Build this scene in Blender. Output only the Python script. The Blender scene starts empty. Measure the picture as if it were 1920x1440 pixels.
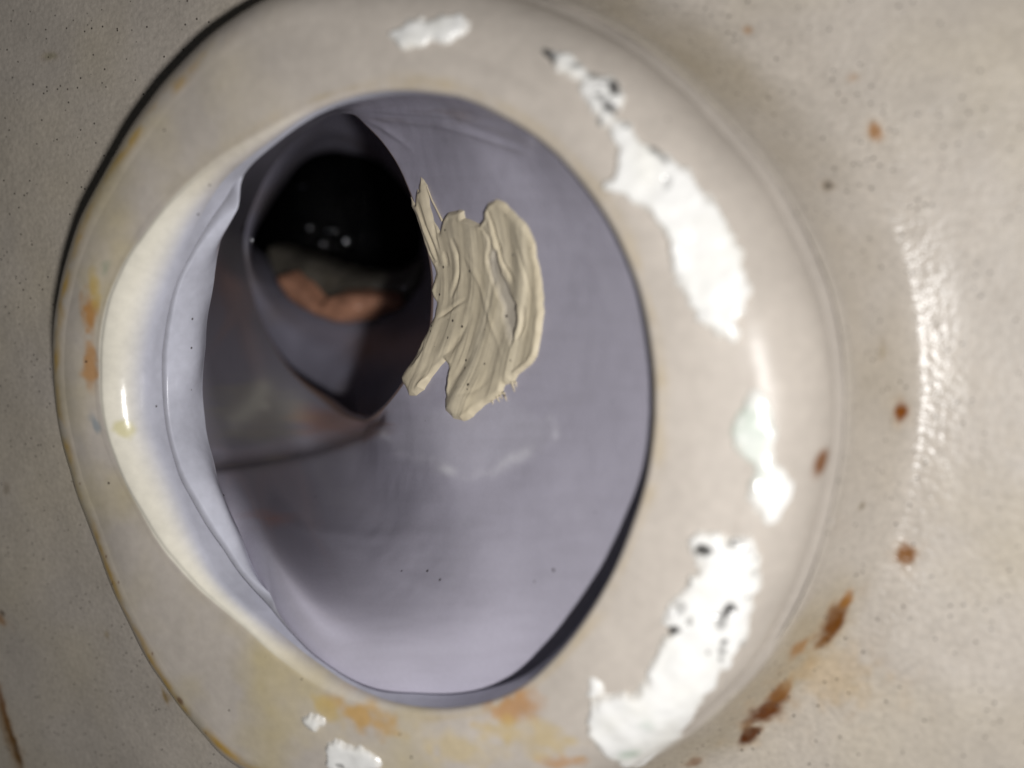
import bpy, math
import numpy as np
from mathutils import Matrix, Vector

# ------------------------------------------------------------------ camera, light, exposure
S = 0.001                      # everything below is thought in millimetres; z = 0 is the top of the horn
HB = 14.0                      # height of the horn above the base: base lies at z = -HB (world z = 0)
scene = bpy.context.scene
CAM = np.array([39.3, 12.99, 70.56]); AZ, EL = 0.302646, 0.129142; FPX = 1441.0
FWD = -np.array([math.sin(AZ)*math.cos(EL), math.sin(EL), math.cos(AZ)*math.cos(EL)])
RIGHT = np.cross(FWD, [0, 1, 0]); RIGHT /= np.linalg.norm(RIGHT)
UP = np.cross(RIGHT, FWD)


def W(p):                      # mm -> world metres
    return Vector((p[0]*S, p[1]*S, (p[2]+HB)*S))


cd = bpy.data.cameras.new('camera'); cam = bpy.data.objects.new('camera', cd)
scene.collection.objects.link(cam); scene.camera = cam
cd.sensor_width = 36.0; cd.lens = 36.0*FPX/1920.0
cd.clip_start = 0.002; cd.clip_end = 5.0
m3 = Matrix((RIGHT, UP, -FWD)).transposed()
cam.matrix_world = Matrix.Translation(W(CAM)) @ m3.to_4x4()
cd.dof.use_dof = True; cd.dof.aperture_fstop = 9.0; cd.dof.focus_distance = 0.099

world = bpy.data.worlds.new('World'); scene.world = world; world.use_nodes = True
bg = world.node_tree.nodes['Background']
bg.inputs[0].default_value = (0.9, 0.95, 1.0, 1); bg.inputs[1].default_value = 0.02

ld = bpy.data.lights.new('phone_flash', 'AREA'); ld.shape = 'DISK'; ld.size = 0.007
ld.energy = 0.157; ld.color = (1.0, 0.985, 0.97)
flash = bpy.data.objects.new('phone_flash', ld); scene.collection.objects.link(flash)
FL = np.array([76., -6., 103.])
zax = Vector(FL-np.array([0, 0, -5.])).normalized()
flash.matrix_world = Matrix.Translation(W(FL)) @ zax.to_track_quat('Z', 'Y').to_matrix().to_4x4()

vs = scene.view_settings
vs.view_transform = 'Standard'; vs.look = 'None'; vs.exposure = 0.0; vs.gamma = 1.0
vs.use_curve_mapping = False
scene.render.engine = 'CYCLES'
scene.cycles.use_denoising = True
scene.cycles.max_bounces = 6; scene.cycles.diffuse_bounces = 4

# ------------------------------------------------------------------ helpers
rng = np.random.default_rng(7)


def ray(px):
    px = np.atleast_2d(np.asarray(px, float))
    return FWD + ((px[:, :1]-960)/FPX)*RIGHT - ((px[:, 1:2]-720)/FPX)*UP


def at(px, z):                 # point on the sight line through a pixel of the photograph, at height z
    d = ray(px); z = np.asarray(z, float).reshape(-1, 1)
    return CAM + d*((z-CAM[2])/d[:, 2:3])


def to_px(p):
    q = np.asarray(p, float) - CAM
    w = q @ FWD
    return np.stack([960 + FPX*(q @ RIGHT)/w, 720 - FPX*(q @ UP)/w], -1)


def cyl_hit(px, R):            # far side of the cylinder r = R about the horn's axis
    d = ray(px)
    a = d[:, 0]**2+d[:, 1]**2; b = 2*(CAM[0]*d[:, 0]+CAM[1]*d[:, 1]); c = CAM[0]**2+CAM[1]**2-R**2
    t = (-b+np.sqrt(np.maximum(b*b-4*a*c, 0)))/(2*a)
    return CAM + d*t[:, None]


def lin(h):
    c = np.array([int(h[i:i+2], 16) for i in (0, 2, 4)])/255.0
    return np.where(c <= .04045, c/12.92, ((c+.055)/1.055)**2.4)


def sm(a, b, x):
    t = np.clip((x-a)/(b-a), 0, 1); return t*t*(3-2*t)


def periodic(th, ths, vals, n=1440, blur=8):
    """smooth periodic interpolation of a table given over angle (radians)"""
    ths = np.mod(np.asarray(ths), 2*np.pi); o = np.argsort(ths)
    ths = ths[o]; vals = np.asarray(vals, float)[o]
    g = np.arange(n)*2*np.pi/n
    v = np.interp(g, np.r_[ths-2*np.pi, ths, ths+2*np.pi], np.r_[vals, vals, vals])
    k = np.exp(-.5*(np.arange(-40, 41)/blur)**2); k /= k.sum()
    v = np.convolve(np.r_[v[-40:], v, v[:40]], k, 'valid')
    return np.interp(np.mod(th, 2*np.pi), np.r_[g, 2*np.pi], np.r_[v, v[0]])


_lat = rng.random((32, 32, 32))


def vnoise(p):                 # value noise, p (...,3) in cells
    p = np.asarray(p, float); i = np.floor(p).astype(int); f = p-i; f = f*f*(3-2*f)
    r = 0
    for a in (0, 1):
        for b in (0, 1):
            for c in (0, 1):
                w = (f[..., 0] if a else 1-f[..., 0])*(f[..., 1] if b else 1-f[..., 1])*(f[..., 2] if c else 1-f[..., 2])
                r = r + w*_lat[(i[..., 0]+a) % 32, (i[..., 1]+b) % 32, (i[..., 2]+c) % 32]
    return r*2-1


def fbm(p, o=3):
    r = 0; a = 1
    for k in range(o):
        r = r+a*vnoise(np.asarray(p)*2**k+k*7.3); a *= .5
    return r


def sdf(poly, q):              # signed distance of points q (...,2) to a polygon, negative inside
    poly = np.asarray(poly, float); q = np.asarray(q, float)
    d = np.full(q.shape[:-1], 1e9); ins = np.zeros(q.shape[:-1], bool)
    for a, b in zip(poly, np.roll(poly, -1, 0)):
        e = b-a; w = q-a
        t = np.clip((w @ e)/max(e @ e, 1e-9), 0, 1)
        d = np.minimum(d, np.hypot(w[..., 0]-t*e[0], w[..., 1]-t*e[1]))
        c = ((a[1] <= q[..., 1]) & (b[1] > q[..., 1])) | ((b[1] <= q[..., 1]) & (a[1] > q[..., 1]))
        x = a[0]+(q[..., 1]-a[1])/np.where(abs(b[1]-a[1]) < 1e-9, 1e-9, b[1]-a[1])*(b[0]-a[0])
        ins ^= c & (q[..., 0] < x)
    return np.where(ins, -d, d)


def smooth_poly(p, k=4):
    p = np.asarray(p, float); out = []
    n = len(p)
    for i in range(n):
        a, b, c, d = p[i-1], p[i], p[(i+1) % n], p[(i+2) % n]
        for t in np.arange(k)/k:
            out.append(.5*((2*b)+(c-a)*t+(2*a-5*b+4*c-d)*t*t+(3*b-a-3*c+d)*t**3))
    return np.array(out)


def grid_normals(P, wrap):
    du = np.roll(P, -1, 0)-np.roll(P, 1, 0) if wrap else np.gradient(P, axis=0)
    dv = np.gradient(P, axis=1)
    n = np.cross(du, dv); n /= np.maximum(np.linalg.norm(n, axis=-1, keepdims=True), 1e-12)
    return n


def link(name, me, mat, parent):
    o = bpy.data.objects.new(name, me); scene.collection.objects.link(o)
    if mat: me.materials.append(mat)
    if parent: o.parent = parent
    return o


def grid_mesh(name, P, mat, parent, wrap=False, col=None, gloss=None, keep=None, flip=False):
    """P (n,m,3) in mm -> one mesh; keep (n,m) drops quads whose corners are all False"""
    n, m = P.shape[:2]
    idx = np.arange(n*m).reshape(n, m)
    a = idx if wrap else idx[:-1]; b = np.roll(idx, -1, 0) if wrap else idx[1:]
    q = np.stack([a[:, :-1], b[:, :-1], b[:, 1:], a[:, 1:]], -1).reshape(-1, 4)
    if flip: q = q[:, ::-1]
    V = P.reshape(-1, 3).copy()
    if keep is not None:
        kq = keep.reshape(-1)[q].any(1); q = q[kq]
        used = np.unique(q); re = -np.ones(n*m, int); re[used] = np.arange(len(used))
        q = re[q]; V = V[used]
        if col is not None: col = col.reshape(-1, 3)[used]
        if gloss is not None: gloss = gloss.reshape(-1)[used]
    V[:, 2] += HB; V *= S
    me = bpy.data.meshes.new(name)
    me.vertices.add(len(V)); me.vertices.foreach_set('co', V.astype(np.float32).ravel())
    me.loops.add(len(q)*4); me.loops.foreach_set('vertex_index', q.astype(np.int32).ravel())
    me.polygons.add(len(q))
    me.polygons.foreach_set('loop_start', np.arange(0, len(q)*4, 4, dtype=np.int32))
    me.polygons.foreach_set('use_smooth', np.ones(len(q), bool))
    me.update(calc_edges=True); me.validate()
    if col is not None:
        at_ = me.attributes.new('col', 'FLOAT_COLOR', 'POINT')
        c = np.concatenate([col.reshape(-1, 3), np.ones((len(V), 1))], 1)
        at_.data.foreach_set('color', c.astype(np.float32).ravel())
    if gloss is not None:
        g_ = me.attributes.new('gloss', 'FLOAT', 'POINT')
        g_.data.foreach_set('value', gloss.astype(np.float32).ravel())
    return link(name, me, mat, parent)


# ------------------------------------------------------------------ materials
def ceramic(name, base=None, rough=.45, gloss_rough=.12, noise_amt=.1, noise_scale=900, bump=.02, bump_scale=1500,
            speck=0.0, speck_scale=700, spec=.5, mottle=.0, coat=0.0):
    m = bpy.data.materials.new(name); m.use_nodes = True
    nt = m.node_tree; N = nt.nodes; L = nt.links
    b = N['Principled BSDF']
    tc = N.new('ShaderNodeTexCoord')
    if base is None:
        a = N.new('ShaderNodeAttribute'); a.attribute_name = 'col'; c = a.outputs['Color']
        g = N.new('ShaderNodeAttribute'); g.attribute_name = 'gloss'
        mr = N.new('ShaderNodeMapRange'); L.new(g.outputs['Fac'], mr.inputs[0])
        mr.inputs[3].default_value = rough; mr.inputs[4].default_value = gloss_rough
        L.new(mr.outputs[0], b.inputs['Roughness'])
    else:
        r = N.new('ShaderNodeRGB'); r.outputs[0].default_value = (*base, 1); c = r.outputs[0]
        b.inputs['Roughness'].default_value = rough

    def mul(c, src, lo, hi, f0=.3, f1=.7):
        mr = N.new('ShaderNodeMapRange'); L.new(src, mr.inputs[0])
        mr.inputs[1].default_value = f0; mr.inputs[2].default_value = f1
        mr.inputs[3].default_value = lo; mr.inputs[4].default_value = hi
        mx = N.new('ShaderNodeMix'); mx.data_type = 'RGBA'; mx.blend_type = 'MULTIPLY'; mx.inputs[0].default_value = 1
        L.new(c, mx.inputs[6]); L.new(mr.outputs[0], mx.inputs[7]); return mx.outputs[2]
    n1 = N.new('ShaderNodeTexNoise'); n1.inputs['Scale'].default_value = noise_scale; n1.inputs['Detail'].default_value = 4
    L.new(tc.outputs['Object'], n1.inputs['Vector'])
    c = mul(c, n1.outputs['Fac'], 1-noise_amt, 1+noise_amt)
    if mottle:
        n2 = N.new('ShaderNodeTexNoise'); n2.inputs['Scale'].default_value = 120; n2.inputs['Detail'].default_value = 5
        L.new(tc.outputs['Object'], n2.inputs['Vector']); c = mul(c, n2.outputs['Fac'], 1-mottle, 1+mottle)
    if speck:
        v = N.new('ShaderNodeTexVoronoi'); v.inputs['Scale'].default_value = speck_scale
        L.new(tc.outputs['Object'], v.inputs['Vector'])
        # a cell's random colour decides whether it holds a speck, its distance shapes it
        sp = N.new('ShaderNodeSeparateColor'); L.new(v.outputs['Color'], sp.inputs[0])
        gt = N.new('ShaderNodeMath'); gt.operation = 'GREATER_THAN'; L.new(sp.outputs[0], gt.inputs[0]); gt.inputs[1].default_value = 1-speck
        mrr = N.new('ShaderNodeMapRange'); L.new(v.outputs['Distance'], mrr.inputs[0])
        mrr.inputs[1].default_value = .12; mrr.inputs[2].default_value = .3; mrr.inputs[3].default_value = 1; mrr.inputs[4].default_value = 0
        pr = N.new('ShaderNodeMath'); pr.operation = 'MULTIPLY'; L.new(gt.outputs[0], pr.inputs[0]); L.new(mrr.outputs[0], pr.inputs[1])
        mx = N.new('ShaderNodeMix'); mx.data_type = 'RGBA'; L.new(pr.outputs[0], mx.inputs[0]); L.new(c, mx.inputs[6])
        mx.inputs[7].default_value = (.035, .025, .02, 1); c = mx.outputs[2]
    L.new(c, b.inputs['Base Color'])
    b.inputs['Specular IOR Level'].default_value = spec
    b.inputs['Coat Weight'].default_value = coat; b.inputs['Coat Roughness'].default_value = .1
    nb = N.new('ShaderNodeTexNoise'); nb.inputs['Scale'].default_value = bump_scale; nb.inputs['Detail'].default_value = 3
    L.new(tc.outputs['Object'], nb.inputs['Vector'])
    bp = N.new('ShaderNodeBump'); bp.inputs['Strength'].default_value = 1.0; bp.inputs['Distance'].default_value = bump*S
    L.new(nb.outputs['Fac'], bp.inputs['Height']); L.new(bp.outputs['Normal'], b.inputs['Normal'])
    return m


M_base = ceramic('stoneware_base', rough=.62, gloss_rough=.13, noise_amt=.10, noise_scale=1600, bump=.085, bump_scale=1500, spec=.4,
                 speck=.10, speck_scale=1700, mottle=.06)
M_horn = ceramic('stoneware_horn', rough=.68, gloss_rough=.1, noise_amt=.05, noise_scale=900, bump=.02, bump_scale=900,
                 speck=.004, speck_scale=1500, mottle=.06, spec=.28)
M_glaze = ceramic('white_glaze', rough=.3, gloss_rough=.12, noise_amt=.03, bump=.02, bump_scale=500)
M_wall = ceramic('trapway_glaze', rough=.55, gloss_rough=.14, noise_amt=.025, noise_scale=2500, bump=.012, bump_scale=300,
                 speck=.006, speck_scale=1300, mottle=.03)
M_putty = ceramic('tan_putty', rough=.55, gloss_rough=.35, noise_amt=.05, noise_scale=900, bump=.03, bump_scale=1200,
                  speck=.06, speck_scale=1300, mottle=.08, spec=.35)
M_clay = ceramic('bare_clay', base=lin('b8866c'), rough=.5, coat=.5, noise_amt=.2, noise_scale=500, bump=.25, bump_scale=350, mottle=.35)
M_silt = ceramic('grey_silt', base=lin('4a463e'), rough=.5, coat=.6, noise_amt=.3, noise_scale=400, bump=.3, bump_scale=300, mottle=.4)

mw = bpy.data.materials.new('dark_water'); mw.use_nodes = True
b = mw.node_tree.nodes['Principled BSDF']
b.inputs['Base Color'].default_value = (.0004, .0004, .0006, 1); b.inputs['Roughness'].default_value = .1; b.inputs['Specular IOR Level'].default_value = .12
nz = mw.node_tree.nodes.new('ShaderNodeTexNoise'); nz.inputs['Scale'].default_value = 160
bp = mw.node_tree.nodes.new('ShaderNodeBump'); bp.inputs['Distance'].default_value = .0006; bp.inputs['Strength'].default_value = .6
mw.node_tree.links.new(nz.outputs['Fac'], bp.inputs['Height']); mw.node_tree.links.new(bp.outputs['Normal'], b.inputs['Normal'])

md = bpy.data.materials.new('water_glint_bead'); md.use_nodes = True
b = md.node_tree.nodes['Principled BSDF']
b.inputs['Base Color'].default_value = (.85, .87, .9, 1); b.inputs['Roughness'].default_value = .12
b.inputs['Metallic'].default_value = 1  # mirror metal in place of water, to strengthen the glints

# ------------------------------------------------------------------ the toilet: its underside, horn and trapway
toilet = bpy.data.objects.new('toilet', None); scene.collection.objects.link(toilet)
toilet['label'] = 'stained beige ceramic toilet underside with round outlet horn and grey glazed trapway inside'
toilet['category'] = 'toilet'

# measured outline of the mouth (top edge of the bore), on the plane z = 0
mouth_px = [(1225, 760), (1205, 580), (1140, 410), (1050, 295), (960, 225), (850, 178), (760, 165), (640, 185), (480, 258),
            (360, 335), (270, 430), (215, 530), (193, 620), (185, 720), (200, 830), (260, 950), (340, 1070), (450, 1170),
            (560, 1260), (660, 1315), (760, 1333), (870, 1330), (960, 1300), (1050, 1220), (1130, 1100), (1190, 960)]
mq = at(mouth_px, 0); m_th = np.arctan2(mq[:, 1], mq[:, 0]); m_r = np.hypot(mq[:, 0], mq[:, 1])


def leftness(th):              # 1 on the side where the lip is thickly glazed and rounded, 0 on the far right
    return sm(-.25, .55, -np.cos(th-np.radians(8)))


def rho(th):
    d = np.degrees(np.mod(th, 2*np.pi))
    return .6+3.6*leftness(th)*(.35+.65*sm(118, 155, d))*(1-.68*sm(192, 240, d))
def tuck(th): return .15+1.6*sm(-40, -110, np.degrees(np.arctan2(np.sin(th), np.cos(th))))*(np.sin(th) < 0)+2.3*sm(50, 95, np.degrees(np.arctan2(np.sin(th), np.cos(th))))*(np.sin(th) >= 0)
def R_mouth(th): return periodic(th, m_th, m_r, blur=14)
def R_bore(th): return R_mouth(th)-np.maximum(rho(th)-.6, 0)


out_px = [(490, 0), (400, 60), (300, 170), (220, 290), (150, 430), (115, 560), (108, 700), (130, 850), (190, 1020),
          (290, 1240), (360, 1340), (460, 1440)]
oq = at(out_px, -3.5); o_th = list(np.arctan2(oq[:, 1], oq[:, 0])); o_r = list(np.hypot(oq[:, 0], oq[:, 1]))
oq = at([(1220, 100), (1330, 200), (1430, 310), (1510, 440), (1560, 560), (1580, 700), (1575, 850), (1550, 970), (1500, 1120)], -6.6)
o_th += list(np.arctan2(oq[:, 1], oq[:, 0])); o_r += list(np.hypot(oq[:, 0], oq[:, 1]))
for d, r in ((-95, 47.8), (-70, 48), (-50, 48), (72, 44.6), (88, 44.3)):
    o_th.append(math.radians(d)); o_r.append(r)
def rightness(th): return sm(-.35, .45, np.cos(th-np.radians(-5)))
def Z_wall(th): return -10.8+4.2*rightness(th)
def R_out(th): return periodic(th, o_th, o_r, blur=14)


# the bore's lower rim and the crease half way down it, traced on the bore
end_px = [(640, 200), (540, 255), (480, 303), (450, 345), (415, 440), (395, 560), (384, 640), (382, 780), (402, 900),
          (450, 1010), (520, 1150), (600, 1240), (700, 1295)]
cre_px = [(450, 335), (430, 370), (390, 425), (335, 520), (312, 600), (305, 700), (312, 800), (340, 900), (420, 1030), (500, 1130), (600, 1238)]


def bore_z(pts):
    zs, ts = [], []
    for p in pts:
        R = 29.5
        for _ in range(6):
            h = cyl_hit([p], R)[0]; R = float(R_bore(np.arctan2(h[1], h[0])))
        zs.append(h[2]); ts.append(math.atan2(h[1], h[0]))
    return ts, zs


e_th, e_z = bore_z(end_px); c_th, c_z = bore_z(cre_px)
for d, z in ((-80, -3.6), (-65, -3.8), (-40, -3.4), (-20, -2.0), (-5, -1.1), (15, -1.0), (40, -1.0), (70, -1.6), (85, -2.6)):
    e_th.append(math.radians(d)); e_z.append(z)
def Z_end(th): return np.minimum(periodic(th, e_th, e_z, blur=7), -rho(th)-.4)
print('bore end', np.round(np.degrees(e_th)), np.round(e_z, 1)); print('crease', np.round(np.degrees(c_th)), np.round(c_z, 1))
c_lo, c_hi = min(np.mod(c_th, 2*np.pi)), max(np.mod(c_th, 2*np.pi))
def Z_cre(th): return periodic(th, c_th, c_z, blur=6)


NT, T0 = 1000, 0.0
TH = np.arange(NT)*2*np.pi/NT
def col_(f): return f(TH)[:, None]


def horn_profile():
    rb, rw, rh, ze = col_(R_bore), col_(R_out), col_(rho), col_(Z_end)
    rt = col_(rightness); ro = 5.0+3.0*rt; um = np.radians(90-20*rt); zw = col_(Z_wall)
    segs_r, segs_z, tags = [], [], []
    u = np.linspace(0, 1, 14, endpoint=False)[None]
    tk = col_(tuck)
    segs_r.append(rb+tk+.4-u*tk); segs_z.append(ze-.5+.35*u+0*rb); tags += [0]*14            # turned-under lower rim
    u = np.linspace(0, 1, 8, endpoint=False)[None]*np.pi/2
    segs_r.append(rb+.4-.4*np.sin(u)); segs_z.append(ze+.25-.4*np.cos(u)+.0*rb); tags += [0]*8
    u = np.linspace(0, 1, 110, endpoint=False)[None]
    segs_r.append(rb+0*u); segs_z.append(ze+.25+u*(-rh-ze-.25)); tags += [1]*110             # bore
    u = np.linspace(0, 1, 48, endpoint=False)[None]*np.pi/2
    segs_r.append(rb+rh*(1-np.cos(u))); segs_z.append(-rh*(1-np.sin(u))); tags += [2]*48     # rounded lip
    u = np.linspace(0, 1, 70, endpoint=False)[None]
    a = rb+rh; e = rw-ro*np.sin(um)-.9*rt
    segs_r.append(a+(e-a)*u); segs_z.append(.25*np.sin(np.pi*u)+0*rb); tags += [3]*70        # top face
    u = np.linspace(0, 1, 56, endpoint=False)[None]*um
    segs_r.append(e+ro*np.sin(u)); segs_z.append(-ro*(1-np.cos(u))+0*rb); tags += [4]*56     # rounded outer edge
    u = np.linspace(0, 1, 36)[None]
    r1 = e+ro*np.sin(um); z1 = -ro*(1-np.cos(um))
    segs_r.append(r1+(rw+.5-r1)*u); segs_z.append(z1+(zw-.4-z1)*u); tags += [5]*36
    return np.concatenate(segs_r, 1), np.concatenate(segs_z, 1), np.array(tags)


HR, HZ, HTAG = horn_profile()
HP = np.stack([HR*np.cos(TH)[:, None], HR*np.sin(TH)[:, None], HZ], -1)
HN = -grid_normals(HP, True)
if (HN[:, np.where(HTAG == 3)[0]][..., 2]).mean() < 0: HN = -HN
# hand-made unevenness
HP = HP+HN*(.22*fbm(HP/9., 2)+.02*fbm(HP/2.5, 2))[..., None]
# crease on the bore (left side only) and a bulge between crease and lower rim
thm = np.mod(TH, 2*np.pi)
inside = sm(c_lo-.03, c_lo+.12, thm)*(1-sm(c_hi-.12, c_hi+.03, thm))
dz = HZ-Z_cre(TH)[:, None]
bore = (HTAG <= 1)[None]
HP -= HN*(bore*inside[:, None]*1.2*np.exp(-(dz/.17)**2))[..., None]
below = np.clip(-dz/np.maximum((Z_cre(TH)-Z_end(TH))[:, None], .5), 0, 1)
HP += HN*(bore*inside[:, None]*(.9*np.sin(np.pi*np.clip(below, 0, 1))*(dz < 0)*(1+.6*np.sin(TH*9)[:, None])))[..., None]

HPX = to_px(HP)
HVIS = (HN*(CAM-HP)).sum(-1) > 0


def on_horn(px, tags=(2, 3, 4, 5)):
    """(theta index, profile index) of the horn's surface seen at a pixel of the photograph"""
    ok = HVIS & np.isin(HTAG, tags)[None]
    d = np.where(ok, (HPX[..., 0]-px[0])**2+(HPX[..., 1]-px[1])**2, 1e12)
    return np.unravel_index(np.argmin(d), d.shape)


ARC = np.concatenate([np.zeros((NT, 1)), np.cumsum(np.linalg.norm(np.diff(HP, axis=1), axis=-1), 1)], 1).mean(0)

# ---- colours of the horn
beige = lin('c3bab0'); white = lin('f8f7f4'); cream = lin('f8f2e2'); bluew = lin('cfd0dc')
yellow = lin('c9ad62'); orange = lin('b88448'); brown = lin('6b3f1c'); mint = lin('cfe0d2')
COL = np.broadcast_to(beige, HP.shape).copy()
GL = np.full(HP.shape[:2], .25)


def blend(C, mask, c): return C*(1-mask[..., None])+c*mask[..., None]


def spot(P, px, surf_z, rx, ry, ang=0, soft=.5, amp=.35):
    """elliptical stain mask on points P around the place seen at px (size in mm on the surface)"""
    c = at([px], surf_z)[0]
    dx, dy = P[..., 0]-c[0], P[..., 1]-c[1]; a = math.radians(ang)
    u = (dx*math.cos(a)+dy*math.sin(a))/rx; v = (-dx*math.sin(a)+dy*math.cos(a))/ry
    d = np.hypot(u, v); k = d < 2.2; o = np.zeros(d.shape)
    o[k] = 1-sm(1-soft, 1+soft*.4, d[k]+amp*fbm(P[k]/1.3, 2))
    return o


nz_ = fbm(HP/6., 3); nz2 = fbm(HP/2.2+5, 3)
radial = HR-(R_bore(TH)+rho(TH))[:, None]          # mm outward from the lip
outer = (R_out(TH)-5-3*rightness(TH))[:, None]-HR                  # mm inward from the outer rounding
thd = np.degrees(thm)[:, None]
lf = leftness(TH)[:, None]
top = (HTAG[None] >= 2)
# yellow line where the top face turns over on the left, broken
mk = np.exp(-((outer+1.6+.5*nz_)/.75)**2)*sm(105, 125, thd)*(1-sm(262, 285, thd))*np.clip(.45+.7*nz2, 0, 1)
COL = blend(COL, np.clip(mk, 0, 1)*.95, lin('c09a48'))
# shade on the turned-away outer edge, painted in as olive-grey
mk = sm(-1.8, -3.2, outer)*sm(95, 130, thd)*(1-sm(255, 290, thd))
COL = blend(COL, mk*.5, lin('8f857c'))
# yellowed lower left of the face
mk = sm(0, 1, sm(205, 255, thd)*(1-sm(272, 300, thd)))*np.clip(.35+.6*nz_, 0, 1)*top
COL = blend(COL, mk*.7, lin('c8b888'))
mk = sm(95, 120, thd)*(1-sm(200, 235, thd))*np.clip(.3+.5*nz_, 0, 1)*top
COL = blend(COL, mk*.7, lin('c6b890'))
# yellow edge of the mouth
mk = np.exp(-((radial-.1)/(.55+.3*nz_))**2)*(1-lf*.9)*top
COL = blend(COL, np.clip(mk, 0, 1)*np.clip(.5+.5*nz2, .15, 1)*.5, lin('b9a57c'))
# orange stains on the face
for px, rx, ry, an, c, s in (((172, 585), 1.1, 3.4, 0, orange, .9), ((170, 680), 1.0, 3.6, 0, orange, .8), ((180, 540), .9, 2.2, 0, yellow, .7),
                             ((955, 1328), 3.4, 1.4, 25, orange, .75), ((930, 1365), 2.4, 1.2, 10, yellow, .5), ((690, 1345), 3.6, 1.5, -12, lin('c79a48'), .75),
                             ((1050, 1432), 2.0, .9, 10, orange, .7), ((620, 1330), 2.2, 1.0, -30, yellow, .6), ((860, 1400), 5, 2.2, 0, lin('cdb98a'), .6),
                             ((1015, 1390), 3, 2.0, 0, lin('c9b27c'), .6), ((180, 790), .6, 1.2, 10, lin('8f979c'), .8), ((200, 505), .7, 1.0, 0, lin('9aa38c'), .7),
                             ((440, 350), 1.2, .7, 30, lin('cdbf7a'), .5)):
    COL = blend(COL, spot(HP, px, 0, rx*1.1, ry*1.1, an, .8, .5)*s*top, c)
for k in range(26):            # brown flecks along the lower left turn-over
    t = math.radians(195+70*rng.random()); j = rng.integers(0, 56)
    i = int(t/(2*np.pi)*NT) % NT; c = HP[i, np.where(HTAG == 4)[0][j]]
    d = np.linalg.norm((HP-c)*np.array([1, 1, 1]), axis=-1)/(.15+.5*rng.random()**3)
    COL = blend(COL, (1-sm(.5, 1.2, d))*.7, brown)
# thick white glaze over the left lip
lw = R_mouth(TH)[:, None]-HR+.12*nz_            # >0 inside the glaze line
gm = sm(-.12, .12, lw+.12*np.sin(TH*7)[:, None])*sm(.10, .30, lf)*(1-.75*(1-sm(118, 142, thd))*(thd < 180))*(1-.85*sm(236, 262, thd)*(thd > 180))
tz = sm(.12, .85, -HZ/rho(TH)[:, None])[..., None]
glz = cream*(1-tz)+bluew*tz
COL = COL*(1-gm[..., None])+glz*gm[..., None]
COL = np.where(bore[..., None], bluew, COL)
COL = blend(COL, spot(HP, (283, 790), -5.2, .9, 1.5, 20)*.6*(HTAG <= 2)[None], lin('d9cf8c'))
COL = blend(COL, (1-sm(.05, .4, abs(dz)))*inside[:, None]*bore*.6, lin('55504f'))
GL = GL*(1-gm)+gm*.85
GL = np.where(bore, .8, GL)
HP += HN*(gm*.22*sm(0, .5, lw))[..., None]
GL = np.where((HTAG == 5)[None] | (HTAG == 4)[None], np.maximum(GL, .55), GL)
# rust spots on the outer wall
COL = blend(COL, spot(HP, (1531, 848), -8, .75, 1.5, -20, .5, .2)*(HTAG >= 4)[None]*.95, lin('7a4a1e'))
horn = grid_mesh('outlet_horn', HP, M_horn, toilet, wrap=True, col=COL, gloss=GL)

# ---- base plate with the fillet that runs up to the horn
NR = 330
rr = np.concatenate([np.linspace(0, 1, 60, endpoint=False)*9.0, 9.0+np.linspace(0, 1, NR-60)**1.5*95])[None]
r0 = (R_out(TH)+.15)[:, None]
fil = 2.5+5.8*rightness(TH)[:, None]               # fillet width, wide on the right
fh = HB+Z_wall(TH)[:, None]+.1
BR = r0+rr
x = np.clip(rr/fil, 0, 1)
BZ = -HB+fh*(1-x)**1.8+.19*2.0*np.logaddexp(0, np.clip(rr-fil+.4, -30, 14)/2.0)*rightness(TH)[:, None]*(1-.0*x)
BP = np.stack([BR*np.cos(TH)[:, None], BR*np.sin(TH)[:, None], BZ], -1)
BZ += .25*fbm(BP/14., 2)+.05*fbm(BP/3., 2)*sm(0, 2, rr)
# proud glaze bead where the wall meets the fillet
BZ += .3*np.exp(-((rr-.45)/.4)**2)*sm(-.6, .2, np.cos(TH))[:, None]
BP[..., 2] = BZ
BC = np.broadcast_to(lin('beb5aa'), BP.shape).copy()
bn = fbm(BP/11., 3); bn2 = fbm(BP/3., 3)
BC = blend(BC, np.clip(.25+.6*bn, 0, 1)*.35, lin('c8bb9e'))
BC = blend(BC, sm(.6, 1.6, rr)*(1-sm(4.5, 8.5, rr+.8*bn2))*sm(-.2, .5, np.cos(TH))[:, None]*np.clip(.55+.6*bn, 0, 1)*.75, lin('a4967e'))
BG = np.where(np.cos(TH)[:, None] > 0, .65, .15)*np.ones_like(BZ)
BG = .15+.62*sm(-.3, .5, np.cos(TH))[:, None]*(1-.75*sm(9.5, 13, rr))
rust = lin('7d4a1f'); rust2 = lin('a8702c'); dk = lin('3a2110')
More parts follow.
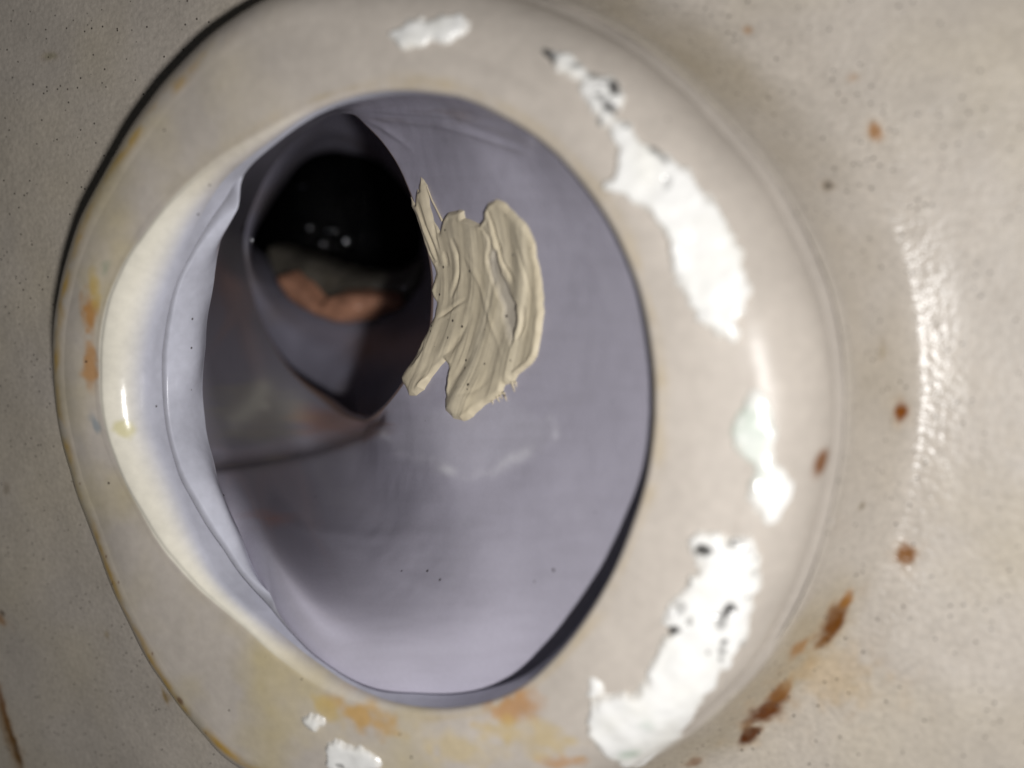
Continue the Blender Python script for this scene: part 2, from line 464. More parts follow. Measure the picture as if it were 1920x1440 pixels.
for px, rx, ry, an, c, s in (((1690, 768), .75, 1.0, 25, lin('8a4f1c'), 1), ((1640, 250), .5, .85, 25, rust2, .9), ((1598, 148), .5, .4, 0, rust2, .5),
                             ((1550, 352), .42, .42, 0, lin('4c4a42'), .9), ((1403, 58), .4, .4, 0, rust2, .5), ((1610, 935), .35, .35, 0, lin('6b6650'), .7),
                             ((1700, 1040), .85, 1.2, -20, lin('8d5a22'), .95), ((1560, 1160), .95, 3.0, -27, lin('7a4a1c'), 1), ((1587, 1115), .6, 1.2, -20, rust2, .7),
                             ((1492, 1195), .7, 1.3, -25, rust2, .7), ((1440, 1320), 1.3, 3.0, -38, lin('6e3d18'), 1), ((1462, 1288), .9, 1.5, -25, lin('8a5826'), .9),
                             ((1405, 1372), .8, 1.9, -48, lin('5f3214'), 1), ((1305, 1420), .7, .9, -40, rust, .6), ((1560, 1265), 4, 3, 0, lin('cdb48c'), .45),
                             ((28, 1390), .65, 4.2, 16, dk, 1), ((10, 1330), .5, 3.5, 12, rust, .8), ((20, 1385), 1.2, 6, 15, lin('8f6a3a'), .55),
                             ((5, 1150), .9, .4, -35, dk, .8), ((0, 1160), 1.4, .8, -30, rust2, .6), ((310, 1300), .3, 1.4, 20, lin('a58a50'), .6),
                             ((315, 1305), .8, .6, 0, lin('a58a50'), .4), ((290, 1240), .18, .6, 40, dk, .9), ((95, 105), .9, .5, 0, lin('9f9a78'), .5),
                             ((200, 1190), .5, .7, 0, lin('a8925c'), .35), ((15, 915), .5, .8, 0, lin('7d7566'), .4), ((1648, 655), .3, .7, 0, lin('8c7d58'), .4)):
    BC = blend(BC, spot(BP, px, -HB, rx*1.8, ry*1.6, an, .95, .5)*s*.3, lin('b08a58'))
    BC = blend(BC, spot(BP, px, -HB, rx*1.2, ry*1.15, an, .55, .4)*s*np.clip(1.05+.4*bn2, .65, 1), c*.8)
base = grid_mesh('base_plate', BP, M_base, toilet, wrap=True, col=BC, gloss=BG)

# ---- white glaze runs standing proud on the horn: each one is a part of its own
def glaze_patch(px_poly, thick, label, specks=(), mints=(), tint=white, pits=None):
    specks = list(specks)
    if pits:
        (xa, ya, xb, yb), n = pits
        for _ in range(n):
            k = rng.random(2); specks.append(((xa+(xb-xa)*k[0], ya+(yb-ya)*k[1]), .18+.3*rng.random(), .15+.25*rng.random(), 180*rng.random(), .4+.5*rng.random()))
    uv = []
    for p in smooth_poly(px_poly, 1):
        i, j = on_horn(p); uv.append((i, j))
    uv = np.array(uv)
    iu = uv[:, 0].astype(float); ref = iu[0]
    iu = (iu-ref+NT/2) % NT-NT/2+ref
    rm = 39.0; su = rm*2*np.pi/NT
    P2 = smooth_poly(np.stack([iu*su, ARC[uv[:, 1]]], 1), 4)
    u0, u1, v0, v1 = P2[:, 0].min()-.6, P2[:, 0].max()+.6, P2[:, 1].min()-.6, P2[:, 1].max()+.6
    st = .13
    U, V = np.meshgrid(np.arange(u0, u1, st), np.arange(v0, v1, st), indexing='ij')
    fi = U/su; fj = np.interp(V, ARC, np.arange(len(ARC)))
    i0 = np.floor(fi).astype(int); a = (fi-i0)[..., None]; j0 = np.clip(np.floor(fj).astype(int), 0, len(ARC)-2); b_ = (fj-j0)[..., None]
    def samp(A):
        return ((A[i0 % NT, j0]*(1-a)+A[(i0+1) % NT, j0]*a)*(1-b_)+(A[i0 % NT, j0+1]*(1-a)+A[(i0+1) % NT, j0+1]*a)*b_)
    P = samp(HP); Nn = samp(HN); Nn /= np.linalg.norm(Nn, axis=-1, keepdims=True)
    d = sdf(P2, np.stack([U, V], -1))+.42*fbm(P/1.2+3, 3)
    h = thick*np.where(d < 0, np.tanh(-d/.35), np.maximum(-d/.35, -1.2))*(1+.25*fbm(P/1.8+9, 2))
    C = np.broadcast_to(tint, P.shape).copy()
    C = blend(C, np.clip(.2+.5*fbm(P/2.5, 2), 0, 1)*.3, lin('e6e2cf'))
    C = blend(C, sm(-.7, .05, d+.3*fbm(P/.8+4, 2))*.6, lin('d8d1c6'))
    for (px, rx, ry, an, s) in specks:
        i, j = on_horn(px); c = HP[i, j]; aa = math.radians(an)
        dx, dy = P[..., 0]-c[0], P[..., 1]-c[1]
        q = np.hypot((dx*math.cos(aa)+dy*math.sin(aa))/rx, (-dx*math.sin(aa)+dy*math.cos(aa))/ry)+.45*fbm(P/.7, 2)
        C = blend(C, (1-sm(.45, 1.25, q))*s, lin('4a4846')); h = h-.25*thick*(1-sm(.4, 1.2, q))
    for (px, r_, s) in mints:
        i, j = on_horn(px); q = np.linalg.norm(P-HP[i, j], axis=-1)/r_+.3*fbm(P/.9, 2)
        C = blend(C, (1-sm(.2, 1.3, q))*s*.7, lin('b5cbb8'))
    o = grid_mesh('glaze_patch', P+Nn*h[..., None], M_glaze, toilet, col=C, gloss=np.full(P.shape[:2], .5), keep=d < .42)
    o['label'] = label
    return o


glaze_patch([(722, 62), (745, 45), (780, 36), (798, 42), (820, 30), (855, 26), (873, 34), (876, 60), (862, 74), (835, 82), (805, 78), (790, 92), (750, 95), (738, 80)],
            .45, 'small white glaze blob at the top of the horn')
glaze_patch([(1012, 98), (1035, 92), (1070, 108), (1105, 130), (1150, 150), (1168, 185), (1160, 215), (1185, 235), (1215, 270), (1250, 285), (1290, 320), (1330, 365),
             (1365, 420), (1392, 480), (1402, 540), (1398, 590), (1385, 640), (1350, 635), (1310, 600), (1275, 545), (1258, 490), (1248, 445), (1215, 405), (1180, 375),
             (1125, 352), (1150, 325), (1158, 295), (1140, 255), (1110, 215), (1085, 170), (1050, 130)],
            .5, 'long white glaze run with dark pits at its narrow top end',
            [((1028, 105), 1.1, .8, -40, .95), ((1150, 170), 1.0, .6, -50, .95), ((1145, 205), .9, .6, -40, .85), ((1115, 140), .6, .5, 0, .6), ((1130, 185), .5, .5, 0, .6),
             ((1232, 285), 1.3, .45, -48, .75), ((1075, 125), .6, .4, 0, .5), ((1255, 345), .5, .6, 0, .3)], pits=((1060, 110, 1190, 250), 12))
glaze_patch([(1385, 770), (1400, 745), (1430, 735), (1445, 770), (1450, 830), (1450, 868), (1475, 880), (1482, 915), (1470, 960), (1440, 985), (1415, 970), (1405, 930),
             (1410, 890), (1395, 860), (1372, 825)], .4, 'pale greenish white glaze drip on the right of the horn',
            (), [((1400, 810), 2.6, .45), ((1415, 780), 2.2, .35), ((1410, 880), 1.8, .35)])
glaze_patch([(1292, 1010), (1310, 998), (1345, 1003), (1365, 1015), (1400, 1000), (1425, 1020), (1428, 1075), (1415, 1130), (1400, 1190), (1375, 1230), (1340, 1290),
             (1290, 1350), (1240, 1400), (1190, 1440), (1140, 1420), (1105, 1370), (1105, 1330), (1125, 1305), (1180, 1300), (1215, 1265), (1225, 1225), (1250, 1190),
             (1235, 1165), (1255, 1130), (1290, 1095), (1300, 1050)], .5, 'large white glaze patch with black pits at the lower right of the horn',
            [((1314, 1033), .9, .7, 60, 1), ((1380, 1012), .8, .4, 20, .7), ((1366, 1138), .8, .5, 50, 1), ((1262, 1180), .8, .45, 30, .95), ((1350, 1165), .5, .8, 0, .6),
             ((1352, 1215), .5, .5, 0, .8), ((1275, 1135), .5, .8, -30, .4), ((1410, 1070), .5, .6, 0, .3), ((1295, 1160), .5, .5, 0, .4)],
            [((1178, 1408), 1.2, .8), ((1212, 1350), .9, .4)], pits=((1250, 1010, 1420, 1230), 12))
glaze_patch([(1098, 1275), (1112, 1268), (1130, 1280), (1133, 1298), (1118, 1308), (1100, 1298)], .35, 'tiny round white glaze drop above the large lower patch')
glaze_patch([(563, 1345), (575, 1337), (600, 1342), (610, 1352), (600, 1366), (575, 1364)], .45, 'small white glaze drop at the bottom of the horn')
glaze_patch([(612, 1400), (630, 1385), (650, 1392), (675, 1402), (700, 1418), (712, 1436), (670, 1450), (620, 1440)], .45, 'rough white glaze crumb at the bottom edge of the picture',
            [((640, 1432), .5, .3, 0, .5)])
glaze_patch([(1583, 975), (1600, 955), (1620, 960), (1620, 985), (1600, 1010), (1583, 1015), (1576, 1000)], .3, 'bluish white glaze drop on the outer wall', tint=lin('e2e2ea'))

# ------------------------------------------------------------------ trapway: bend wall from the bore to the throat
rays = [  # mouth angle follows the photograph's mouth; throat pixel; heights along the wall at t = .25 .5 .75 1
    ((1225, 760), (812, 610), (-6, -10.5, -15.5, -21)),
    ((1205, 580), (812, 510), (-6, -10.5, -15.5, -21)),
    ((1140, 410), (788, 415), (-6, -10.5, -16, -21.5)),
    ((1050, 295), (757, 332), (-6.5, -11, -16.5, -23)),
    ((960, 225), (725, 275), (-8, -13, -19, -25)),
    ((850, 178), (692, 236), (-10, -16, -22, -28)),
    ((760, 165), (660, 212), (-11, -19, -26, -32)),
    ((640, 185), (612, 222), (-13, -22, -30, -38)),
    ((480, 258), (545, 272), (-17, -28, -38, -48)),
    ((360, 335), (492, 345), (-20, -32, -44, -54)),
    ((215, 530), (458, 440), (-23, -35, -46, -57)),
    ((185, 720), (468, 530), (-24, -36, -47, -58)),
    ((200, 830), (492, 610), (-25, -37, -48, -58)),
    ((260, 950), (540, 692), (-24, -37, -48, -57)),
    ((450, 1170), (602, 750), (-6, -27, -45, -53)),
    ((660, 1315), (655, 786), (-4.8, -16, -31, -42)),
    ((870, 1330), (700, 786), (-5.2, -12.5, -21.5, -30)),
    ((1050, 1220), (745, 738), (-7, -11, -15.5, -23)),
    ((1190, 960), (792, 665), (-6, -10.5, -15.5, -21)),
]
K = len(rays)
ma = at([r[0] for r in rays], 0); kth = np.unwrap(np.arctan2(ma[:, 1], ma[:, 0]))
NU = 640
ku = np.arange(K); uu = np.arange(NU)/NU*K
def per(vals, u):              # periodic Catmull-Rom over the rays
    v = np.asarray(vals, float); i = np.floor(u).astype(int); t = u-i
    a, b_, c, d = v[(i-1) % K], v[i % K], v[(i+1) % K], v[(i+2) % K]
    if v.ndim > 1: t = t[:, None]
    return .5*(2*b_+(c-a)*t+(2*a-5*b_+4*c-d)*t*t+(3*b_-a-3*c+d)*t**3)
drift = kth-kth[0]-2*np.pi*ku/K*np.sign(kth[-1]-kth[0])
wth = kth[0]+2*np.pi*uu/K*np.sign(kth[-1]-kth[0])+per(drift, uu)
zs0 = Z_end(wth)-.2
rs0 = R_bore(wth)+tuck(wth)
S0 = np.stack([rs0*np.cos(wth), rs0*np.sin(wth), zs0], -1)
px0 = to_px(S0); px1 = per([r[1] for r in rays], uu)
zt = np.stack([zs0]+[per([r[2][k] for r in rays], uu) for k in range(4)], 1)
NV = 300
tt = np.linspace(0, 1, NV)
def cr(tab, t):                # Catmull-Rom along t through 5 equally spaced values
    n = tab.shape[1]-1; x_ = t*n; i = np.minimum(np.floor(x_).astype(int), n-1); f = x_-i
    e = np.concatenate([2*tab[:, :1]-tab[:, 1:2], tab, 2*tab[:, -1:]-tab[:, -2:-1]], 1)
    a, b_, c, d = e[:, i], e[:, i+1], e[:, i+2], e[:, i+3]
    return .5*(2*b_+(c-a)*f+(2*a-5*b_+4*c-d)*f*f+(3*b_-a-3*c+d)*f**3)
ZW = cr(zt, tt)
PXW = px0[:, None]*(1-tt)[None, :, None]+px1[:, None]*tt[None, :, None]
WP = at(PXW.reshape(-1, 2), ZW.reshape(-1)).reshape(NU, NV, 3)
for _ in range(3):             # relax along the ring
    WP[:, 6:] = WP[:, 6:]*.5+(np.roll(WP, 3, 0)+np.roll(WP, -3, 0))[:, 6:]*.25
# the wall turns away behind the throat edge: a rolled edge, then the hidden back
cen = at([(640, 500)], -48)[0]
edge = WP[:, -1]; prev = WP[:, -12]
tan = edge-prev; tan /= np.linalg.norm(tan, axis=-1, keepdims=True)
outw = edge-cen; outw[:, 2] = 0; outw /= np.linalg.norm(outw, axis=-1, keepdims=True)
nrm = np.cross(tan, np.roll(edge, -1, 0)-np.roll(edge, 1, 0)); nrm /= np.linalg.norm(nrm, axis=-1, keepdims=True)
nrm *= np.sign((nrm*(CAM-edge)).sum(-1, keepdims=True))
roll = []
rr_ = 1.6
for a in np.linspace(0, np.pi*.8, 22)[1:]:
    roll.append(edge+tan*rr_*np.sin(a)-nrm*rr_*(1-np.cos(a)))
WPA = np.concatenate([WP, np.stack(roll, 1)], 1)
WN = grid_normals(WPA, True)
WN *= np.sign((WN[:, 100:200]*(CAM-WPA[:, 100:200])).sum(-1).mean())
PW = to_px(WPA)
hgt = (.26*fbm(WPA/9., 1)+.03*fbm(WPA/2.5, 2))*(1-.85*sm(8.2, 9.5, uu)*(1-sm(14.6, 15.6, uu)))[:, None]


def ridge(pts, w, amp):        # a soft raised line through the given photograph places, on the wall
    p = at(pts, -18); q = at(PW.reshape(-1, 2), np.full(PW.shape[0]*PW.shape[1], -18.)).reshape(PW.shape[0], PW.shape[1], 3)
    d = np.full(PW.shape[:2], 1e9)
    for a, b_ in zip(p[:-1, :2], p[1:, :2]):
        e = b_-a; w_ = q[..., :2]-a; t = np.clip((w_ @ e)/(e @ e), 0, 1)
        d = np.minimum(d, np.hypot(w_[..., 0]-t*e[0], w_[..., 1]-t*e[1]))
    return amp*np.exp(-(d/w)**2)


PW_n = np.concatenate([PW/60., 0*PW[..., :1]], -1)
front = np.arange(WPA.shape[1])[None] < NV
R1 = ridge([(722, 815), (745, 845), (800, 862), (850, 886), (915, 890), (960, 862), (1010, 842), (1036, 818), (1034, 790)], .75, .03)  # wavy light reflection, put into the wall's shape and colour
R6 = ridge([(440, 790), (468, 766), (480, 752), (492, 728)], 1.4, 1.0)+ridge([(480, 756), (500, 762)], .6, .7)
R2 = ridge([(560, 990), (700, 1008), (780, 1000), (880, 1003)], .9, .07)
R3 = ridge([(700, 1010), (720, 1060), (800, 1100), (900, 1145)], 1.3, .08)
R5 = 0
for pts in ([(650, 203), (760, 212), (860, 216), (960, 250)], [(655, 206), (740, 228), (830, 236), (930, 262)], [(670, 215), (720, 240), (775, 282)], [(850, 238), (920, 262), (1000, 290)], [(700, 218), (790, 224), (880, 232)]):
    x0_, x1_ = pts[0][0], pts[-1][0]
    R5 = R5+ridge(pts, .38, .2)*np.sin(np.pi*np.clip((PW[..., 0]-x0_)/(x1_-x0_), 0, 1))
R4 = R5+ridge([(640, 200), (760, 208), (900, 225), (990, 262)], .7, .12)+ridge([(830, 238), (900, 262), (985, 285)], .8, .08)
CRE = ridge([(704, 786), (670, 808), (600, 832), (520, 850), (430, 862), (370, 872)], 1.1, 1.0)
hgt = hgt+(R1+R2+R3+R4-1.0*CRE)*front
WPA = WPA+WN*hgt[..., None]
WC = np.broadcast_to(lin('bab6c4'), WPA.shape).copy()
wn = fbm(WPA/6., 3)
WC = blend(WC, np.clip(.3+.5*wn, 0, 1)*.15, lin('a9a5ae'))
st = fbm(np.stack([PW[..., 0]/90, PW[..., 1]/14, 0*PW[..., 0]], -1), 3)
def wspot(px, rx, ry):
    return 1-sm(.3, 1.1, np.hypot((PW[..., 0]-px[0])/rx, (PW[..., 1]-px[1])/ry)+.3*st)
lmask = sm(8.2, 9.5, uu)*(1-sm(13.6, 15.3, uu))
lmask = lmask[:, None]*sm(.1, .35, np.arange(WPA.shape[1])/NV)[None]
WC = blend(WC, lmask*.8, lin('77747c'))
WC = blend(WC, wspot((640, 790), 100, 45)*.6, lin('a8775f'))
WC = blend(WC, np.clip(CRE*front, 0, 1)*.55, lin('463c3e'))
WC = blend(WC, wspot((505, 972), 75, 26)*np.clip(.3+st, 0, 1)*.8, lin('a07a70'))
WC = blend(WC, wspot((480, 770), 110, 90)*.35, lin('a8a48c'))
WC = blend(WC, wspot((800, 215), 170, 22)*np.clip(.3+st, 0, 1)*.7, lin('8f8078'))
WC = blend(WC, np.where(front, 0, 1)*.75*np.ones(WC.shape[:2]), lin('8a6a50'))
painted_caustic = np.clip(R1/.03, 0, 1)*np.clip(.55+.6*fbm(np.concatenate([PW/35., 0*PW[..., :1]], -1), 3), .1, 1)*front  # that reflection painted as a broken pale line
WC = blend(WC, painted_caustic*.75, lin('f2f0f6'))
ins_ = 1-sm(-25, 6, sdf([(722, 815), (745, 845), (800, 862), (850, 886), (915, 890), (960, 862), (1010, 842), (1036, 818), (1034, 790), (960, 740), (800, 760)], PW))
WC = blend(WC, ins_*front*.15, lin('e8e6ee'))  # area inside the painted reflection, slightly lighter too
WC = blend(WC, np.clip(R6*front, 0, 1)*.35, lin('d8d4c8'))  # glint on the left wall, painted as a pale mark
WC = blend(WC, np.clip(.2+st, 0, 1)*front*.09, lin('8d8791'))
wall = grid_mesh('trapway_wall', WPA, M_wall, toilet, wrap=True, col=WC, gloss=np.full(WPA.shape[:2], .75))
wall['label'] = 'smooth bluish grey glazed wall of the trapway bend'

# ---- deeper passage behind the throat
thr = px1
c0 = np.array([640., 480.])
hole = per([(790, 470), (790, 420), (780, 380), (755, 345), (720, 310), (690, 295), (655, 288), (620, 285), (575, 298), (535, 340), (490, 410), (470, 450),
            (490, 475), (525, 500), (570, 520), (640, 520), (690, 520), (740, 512), (775, 495)], uu)
zth = WPA[:, -1, 2]
secs = [(c0+(thr-c0)*1.06, zth-1.), (c0+(thr-c0)*1.22, np.minimum(zth-9, -40)), (c0+(thr-c0)*1.12, np.minimum(zth-14, -54)), (hole*.5+(c0+(thr-c0))*.5, -74), (hole, -90), (c0+(hole-c0)*1.05, -104), (c0+(hole-c0)*.9, -150)]
zoff = np.clip((uu*0), 0, 0)
SP = np.stack([at(s, z+np.zeros(NU)) for s, z in secs], 1)
nn = 24*(len(secs)-1)+1
x_ = np.linspace(0, len(secs)-1, nn); i_ = np.minimum(x_.astype(int), len(secs)-2); f_ = (x_-i_)[None, :, None]
e_ = np.concatenate([2*SP[:, :1]-SP[:, 1:2], SP, 2*SP[:, -1:]-SP[:, -2:-1]], 1)
a, b_, c, d = e_[:, i_], e_[:, i_+1], e_[:, i_+2], e_[:, i_+3]
TP = .5*(2*b_+(c-a)*f_+(2*a-5*b_+4*c-d)*f_**2+(3*b_-a-3*c+d)*f_**3)
TP = TP+(.5*fbm(TP/7., 2))[..., None]*np.array([.5, .5, .5])
TC = np.broadcast_to(lin('8d8a99'), TP.shape).copy()
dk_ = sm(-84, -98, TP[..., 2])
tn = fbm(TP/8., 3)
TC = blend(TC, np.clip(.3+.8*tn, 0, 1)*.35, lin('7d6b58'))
TC = TC*(1-.995*dk_[..., None])  # darkness of the deep hole painted into the colour
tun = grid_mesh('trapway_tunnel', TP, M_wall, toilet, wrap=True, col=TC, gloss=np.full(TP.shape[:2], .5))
tun['label'] = 'dark passage leading down from the trapway throat'


def lump(name, px_poly, z, thick, mat, parent, slope=(0, 0)):
    """an irregular lump lying in the passage: outline at height z, real thickness"""
    p = at(smooth_poly(px_poly, 3), z)[:, :2]
    st_ = .25
    X, Y = np.meshgrid(np.arange(p[:, 0].min()-1, p[:, 0].max()+1, st_), np.arange(p[:, 1].min()-1, p[:, 1].max()+1, st_), indexing='ij')
    P = np.stack([X, Y, np.full_like(X, z)], -1)
    d = sdf(p, np.stack([X, Y], -1))+.2*fbm(P/2., 2)
    h = thick*np.where(d < 0, np.tanh(-d/1.2), -d/1.2*3)+.35*fbm(P/5., 2)*sm(0, -1, d)
    P[..., 2] += h+slope[0]*(X-X.mean())+slope[1]*(Y-Y.mean())
    return grid_mesh(name, P, mat, parent, keep=d < .9)


clay = lump('bare_clay_ledge', [(520, 521), (538, 517), (569, 540), (593, 567), (604, 571), (617, 562), (652, 550), (701, 552), (736, 562), (723, 575), (687, 586), (643, 599), (604, 594), (567, 578), (535, 553), (523, 535)],
            -74, 1.3, M_clay, toilet)
clay['label'] = 'orange bare clay ledge at the edge of the dark hole'
silt = lump('silt_ledge', [(500, 470), (530, 468), (580, 485), (640, 505), (700, 515), (760, 505), (800, 480), (795, 530), (755, 575), (680, 580), (600, 590), (530, 545)],
            -80, 1.5, M_silt, toilet)
silt['label'] = 'grey olive silt along the edge of the dark hole'

# ------------------------------------------------------------------ dark water standing in the passage
wp = at(smooth_poly(per([(820, 520), (820, 400), (700, 260), (560, 270), (450, 400), (440, 480), (480, 560), (640, 580), (760, 560)]+[(760, 560)]*0, np.arange(0)) if False else
                    [(830, 520), (820, 380), (700, 250), (560, 260), (450, 400), (440, 480), (480, 560), (640, 580), (760, 570)], 6), -96)
ctr = wp.mean(0)
gr = np.linspace(0, 1, 20)
G = ctr+(wp[:, None]-ctr)*gr[None, :, None]
water = grid_mesh('water', G, mw, None, wrap=True)
water['kind'] = 'structure'

# ------------------------------------------------------------------ putty smear on the bend wall
out = [(762, 360), (773, 371), (779, 384), (784, 353), (788, 355), (790, 330), (796, 335), (802, 346), (805, 365), (808, 388), (816, 412), (826, 434), (833, 413), (842, 399),
       (862, 393), (871, 395), (873, 409), (887, 415), (904, 419), (911, 410), (910, 396), (917, 380), (933, 374), (950, 383), (968, 399), (986, 417), (998, 437), (1005, 460),
       (1009, 491), (1015, 527), (1020, 562), (1021, 584), (1017, 605), (1013, 637), (1009, 669), (1000, 678), (986, 692), (974, 704), (965, 720), (950, 722), (943, 738), (929, 747),
       (917, 756), (901, 768), (887, 782), (869, 789), (851, 784), (835, 768), (833, 750), (839, 726), (842, 704), (842, 683), (837, 676), (825, 690), (809, 708), (796, 733),
       (780, 743), (768, 740), (759, 722), (752, 711), (773, 676), (798, 630), (816, 594), (818, 566), (811, 545), (816, 513), (810, 488), (796, 456), (784, 421), (773, 392)]
out = np.array(out, float)
# a finer sheet over that part of the wall
ib = [i for i in range(NU) if True]
pmask = (sdf(out, PW) < 20)
us = np.where(pmask[:, :].any(1))[0]
# ring indices wrap round zero: shift so that the patch is contiguous
sh = NU//2; PWs = np.roll(WPA, sh, 0); WNs = np.roll(WN, sh, 0)
us = np.where(np.roll(pmask, sh, 0).any(1))[0]; vsx = np.where(pmask.any(0))[0]
u0, u1, v0, v1 = us.min()-2, us.max()+3, vsx.min()-2, min(vsx.max()+14, WPA.shape[1]-1)
A = PWs[u0:u1, v0:v1]; AN = WNs[u0:u1, v0:v1]


def resamp(A, n, m):
    x = np.linspace(0, A.shape[0]-1, n); y = np.linspace(0, A.shape[1]-1, m)
    i = np.minimum(x.astype(int), A.shape[0]-2); j = np.minimum(y.astype(int), A.shape[1]-2)
    a = (x-i)[:, None, None]; b_ = (y-j)[None, :, None]
    return (A[i][:, j]*(1-a)+A[i+1][:, j]*a)*(1-b_)+(A[i][:, j+1]*(1-a)+A[i+1][:, j+1]*a)*b_


PP = resamp(A, 760, 560); PN = resamp(AN, 760, 560); PN /= np.linalg.norm(PN, axis=-1, keepdims=True)
q = to_px(PP)
wob = np.stack([fbm(np.concatenate([q/22., 0*q[..., :1]], -1), 2), fbm(np.concatenate([q/22.+40, 0*q[..., :1]], -1), 2)], -1)
d = sdf(out, q+wob*2.2)
mm = 1/13.5                     # mm per photo pixel at that distance
cx, cy = 330., 565.
rad = np.hypot(q[..., 0]-cx, (q[..., 1]-cy)*1.05); ang = np.arctan2(q[..., 1]-cy, q[..., 0]-cx)
def N2(a, b_, k=0., o=3): return fbm(np.stack([a, b_, 0*a+k], -1), o)
warp = rad+16*N2(rad/120, ang*2.2, 1)+26*np.sin(ang*2.5+.4)
s1 = N2(warp/30., ang*1.5, 3, 2); s2 = N2(warp/13., ang*2.6, 9, 1); s3 = N2(warp/5., ang*5, 15, 2)
rid = 1-np.abs(s1)*2.2
ed = np.clip(-d*mm, 0, None)    # mm inside the outline
H = .5*np.tanh(ed/.55)+.25*s1*sm(0, 1.5, ed)+.06*s2*sm(0, .5, ed)+.03*s3*sm(0, .3, ed)
H = H+.22*np.exp(-((ed-.4)/.3)**2)*(ed > 0)*np.clip(.3+N2(q[..., 0]/40, q[..., 1]/40, 2, 2), 0, 1)
def smooth_open(pts):
    p = np.array(pts, float); p = np.vstack([2*p[0]-p[1], p, 2*p[-1]-p[-2]]); o_ = []
    for i in range(1, len(p)-2):
        a, b_, c, d_ = p[i-1:i+3]
        for t in np.arange(4)/4: o_.append(.5*(2*b_+(c-a)*t+(2*a-5*b_+4*c-d_)*t*t+(3*b_-a-3*c+d_)*t**3))
    return np.array(o_+[p[-2]])
# thin scraped window where the wall almost shows, and a few drawn-out furrows
def seg(pts):
    pts = smooth_open(pts)
    dd = np.full(q.shape[:2], 1e9); par = np.zeros(q.shape[:2]); nseg = len(pts)-1
    for k, (a, b_) in enumerate(zip(pts[:-1], pts[1:])):
        a = np.array(a, float); e = np.array(b_, float)-a; w_ = q-a; t = np.clip((w_ @ e)/(e @ e), 0, 1)
        d_ = np.hypot(w_[..., 0]-t*e[0], w_[..., 1]-t*e[1])
        par = np.where(d_ < dd, (k+t)/nseg, par); dd = np.minimum(dd, d_)
    return dd, np.sin(np.pi*np.clip(par, .0, 1))**.8
scr = sdf([(924, 462), (936, 470), (950, 520), (975, 570), (978, 600), (965, 650), (955, 620), (945, 570), (930, 530), (918, 490)], q+wob*3)
H = H*(1-.72*(1-sm(-8, 3, scr)))
for pts, w_, am in (([(775, 385), (790, 430), (812, 480), (822, 492)], 3.0, .9), ([(786, 370), (800, 420), (818, 465), (828, 500)], 2.6, .7), ([(804, 365), (815, 420), (829, 470)], 2.2, .5),
                    ([(853, 445), (864, 480), (864, 520), (850, 560)], 3.0, .8), ([(838, 470), (845, 500)], 2.5, .4), ([(918, 385), (935, 440), (948, 490), (970, 530)], 2.6, .8),
                    ([(890, 580), (875, 620), (845, 660), (810, 690)], 6, .5), ([(830, 690), (800, 715), (785, 735)], 4, -.5), ([(988, 570), (985, 610), (975, 640)], 2.2, .6),
                    ([(772, 690), (790, 660), (800, 640)], 2.2, .6), ([(905, 420), (925, 450), (920, 490), (940, 560)], 2.4, .45), ([(970, 440), (990, 500), (1000, 560)], 2.6, .3),
                    ([(870, 470), (900, 520), (925, 600), (950, 680)], 5, -.45), ([(850, 720), (880, 680), (900, 640)], 6, .3), ([(860, 745), (900, 730), (930, 690)], 5, .25),
                    ([(822, 600), (850, 580), (880, 560)], 3, .5)):
    dd, tp = seg(pts); dd = dd+1.5*wob[..., 0]; am = am*tp; H = H-.34*am*np.exp(-(dd/w_)**2)*sm(0, .35, ed)+.08*abs(am)*np.exp(-((dd-w_*2.2)/(w_*1.3))**2)*sm(0, .35, ed)
H = np.where(d < 0, np.maximum(H, .12*np.tanh(ed/.12)), -d*mm*1.5)
# the drop hanging at the lower end is thicker
H += .4*np.exp(-(((q[..., 0]-868)/28)**2+((q[..., 1]-752)/30)**2))*sm(0, .8, ed)
H += .3*np.exp(-(((q[..., 0]-790)/20)**2+((q[..., 1]-722)/18)**2))*sm(0, .6, ed)
PC = np.broadcast_to(lin('dccfb4'), PP.shape).copy()
PC = blend(PC, np.clip(.3+.7*s1, 0, 1)*.35, lin('e0d8c4'))
PC = blend(PC, (1-sm(-6, 4, scr))*.55, lin('c4bdb4'))
PC = blend(PC, np.clip(.4*s2+.2, 0, 1)*.25, lin('c4b48c'))
putty = grid_mesh('putty_smear', PP+PN*H[..., None], M_putty, None, col=PC, gloss=np.full(PP.shape[:2], .35), keep=d < 5)
putty['label'] = 'smeared tan putty with ragged fingers stuck to the grey trapway wall'
putty['category'] = 'putty'


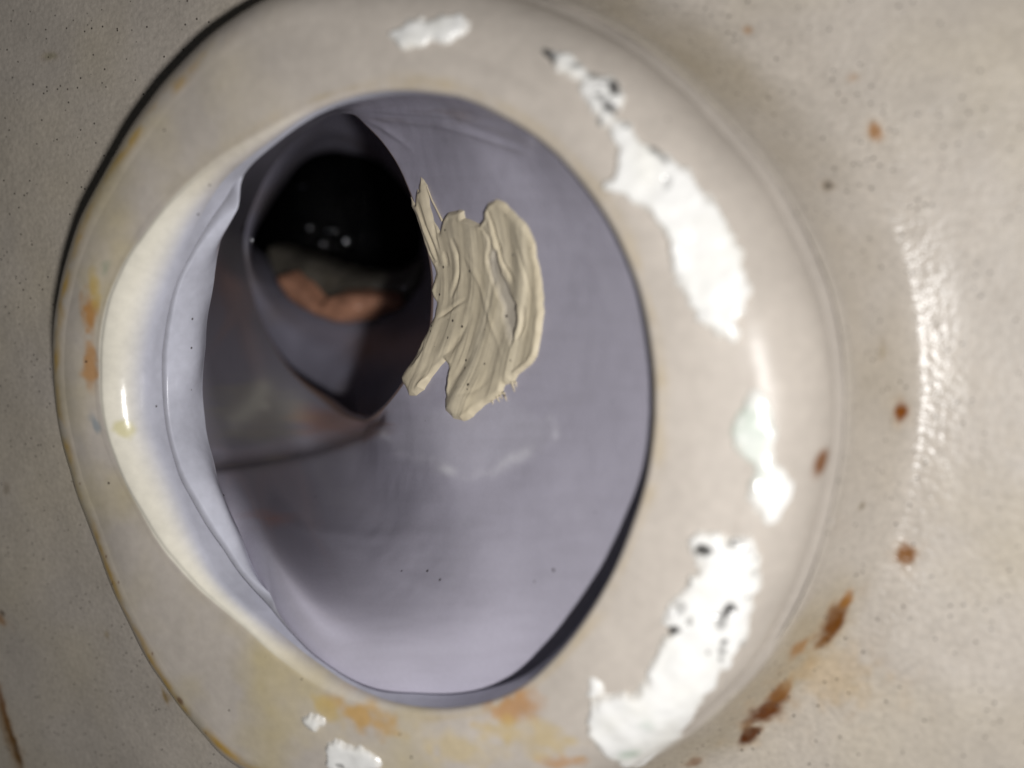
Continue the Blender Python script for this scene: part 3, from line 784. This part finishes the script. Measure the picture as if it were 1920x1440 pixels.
def strand(pts, r0, r1):
    """a thin tapering strand of putty lying on the wall through photograph places"""
    P3 = []
    for p in pts:
        k = np.unravel_index(np.argmin(((q-np.array(p))**2).sum(-1)), q.shape[:2]); P3.append(PP[k]+PN[k]*.15)
    P3 = np.array(P3); t = np.linspace(0, 1, 14); s_ = np.linspace(0, 1, len(P3))
    C3 = np.stack([np.interp(t, s_, P3[:, k]) for k in range(3)], -1)
    tg = np.gradient(C3, axis=0); tg /= np.linalg.norm(tg, axis=-1, keepdims=True)
    n1 = np.cross(tg, FWD); n1 /= np.linalg.norm(n1, axis=-1, keepdims=True); n2 = np.cross(tg, n1)
    a = np.arange(8)*np.pi/4; rad_ = (r0+(r1-r0)*t)
    P = C3[None]+rad_[None, :, None]*(np.cos(a)[:, None, None]*n1[None]+np.sin(a)[:, None, None]*n2[None])
    grid_mesh('putty_strand', P, M_putty, putty, wrap=True, col=np.broadcast_to(lin('dccfb4'), P.shape).copy(), gloss=np.full(P.shape[:2], .35))


strand([(803, 350), (812, 375), (822, 395), (831, 414)], .1, .14)
strand([(962, 718), (967, 735)], .16, .04)
strand([(968, 716), (970, 726)], .14, .04)
strand([(946, 737), (952, 752)], .18, .04)
strand([(934, 745), (938, 754)], .16, .04)
strand([(925, 751), (926, 758)], .14, .04)
strand([(939, 742), (944, 748)], .14, .04)

# ------------------------------------------------------------------ beads of water in the dark passage; the long ones are added glints
def bead(px, z, r, label, sx=1.0, sy=1.0):
    c = at([px], z)[0]
    th = np.arange(24)*2*np.pi/24; ph = np.linspace(-np.pi/2, np.pi/2, 13)
    sag = 1-.25*np.sin(ph)[None, :, None]
    P = c+r*np.stack([np.cos(th)[:, None]*np.cos(ph), np.sin(th)[:, None]*np.cos(ph), .7*np.sin(ph)[None]*np.ones((24, 1))], -1)*sag*np.array([sx, sy, 1])
    o = grid_mesh('water_glint_bead', P, md, None, wrap=True)
    o['label'] = label; o['category'] = 'water bead'; o['group'] = 'water beads and added glints in the dark hole'


bead((470, 450), -36, .5, 'water bead at the far left edge of the dark hole')
bead((580, 428), -93, .6, 'uppermost water bead inside the dark hole')
bead((605, 458), -91, .6, 'lower water bead inside the dark hole above the silt')
bead((648, 452), -92, .55, 'rightmost water bead inside the dark hole')
bead((757, 540), -60, .3, 'faint water bead on the passage wall beside the putty')
bead((620, 433), -93, .5, 'long thin glint made as a metal bead right of the uppermost round bead', 3.2, .8)
bead((566, 350), -92, .4, 'faint slanted glint made as a metal bead high on the left of the dark hole', 3.0, .7)
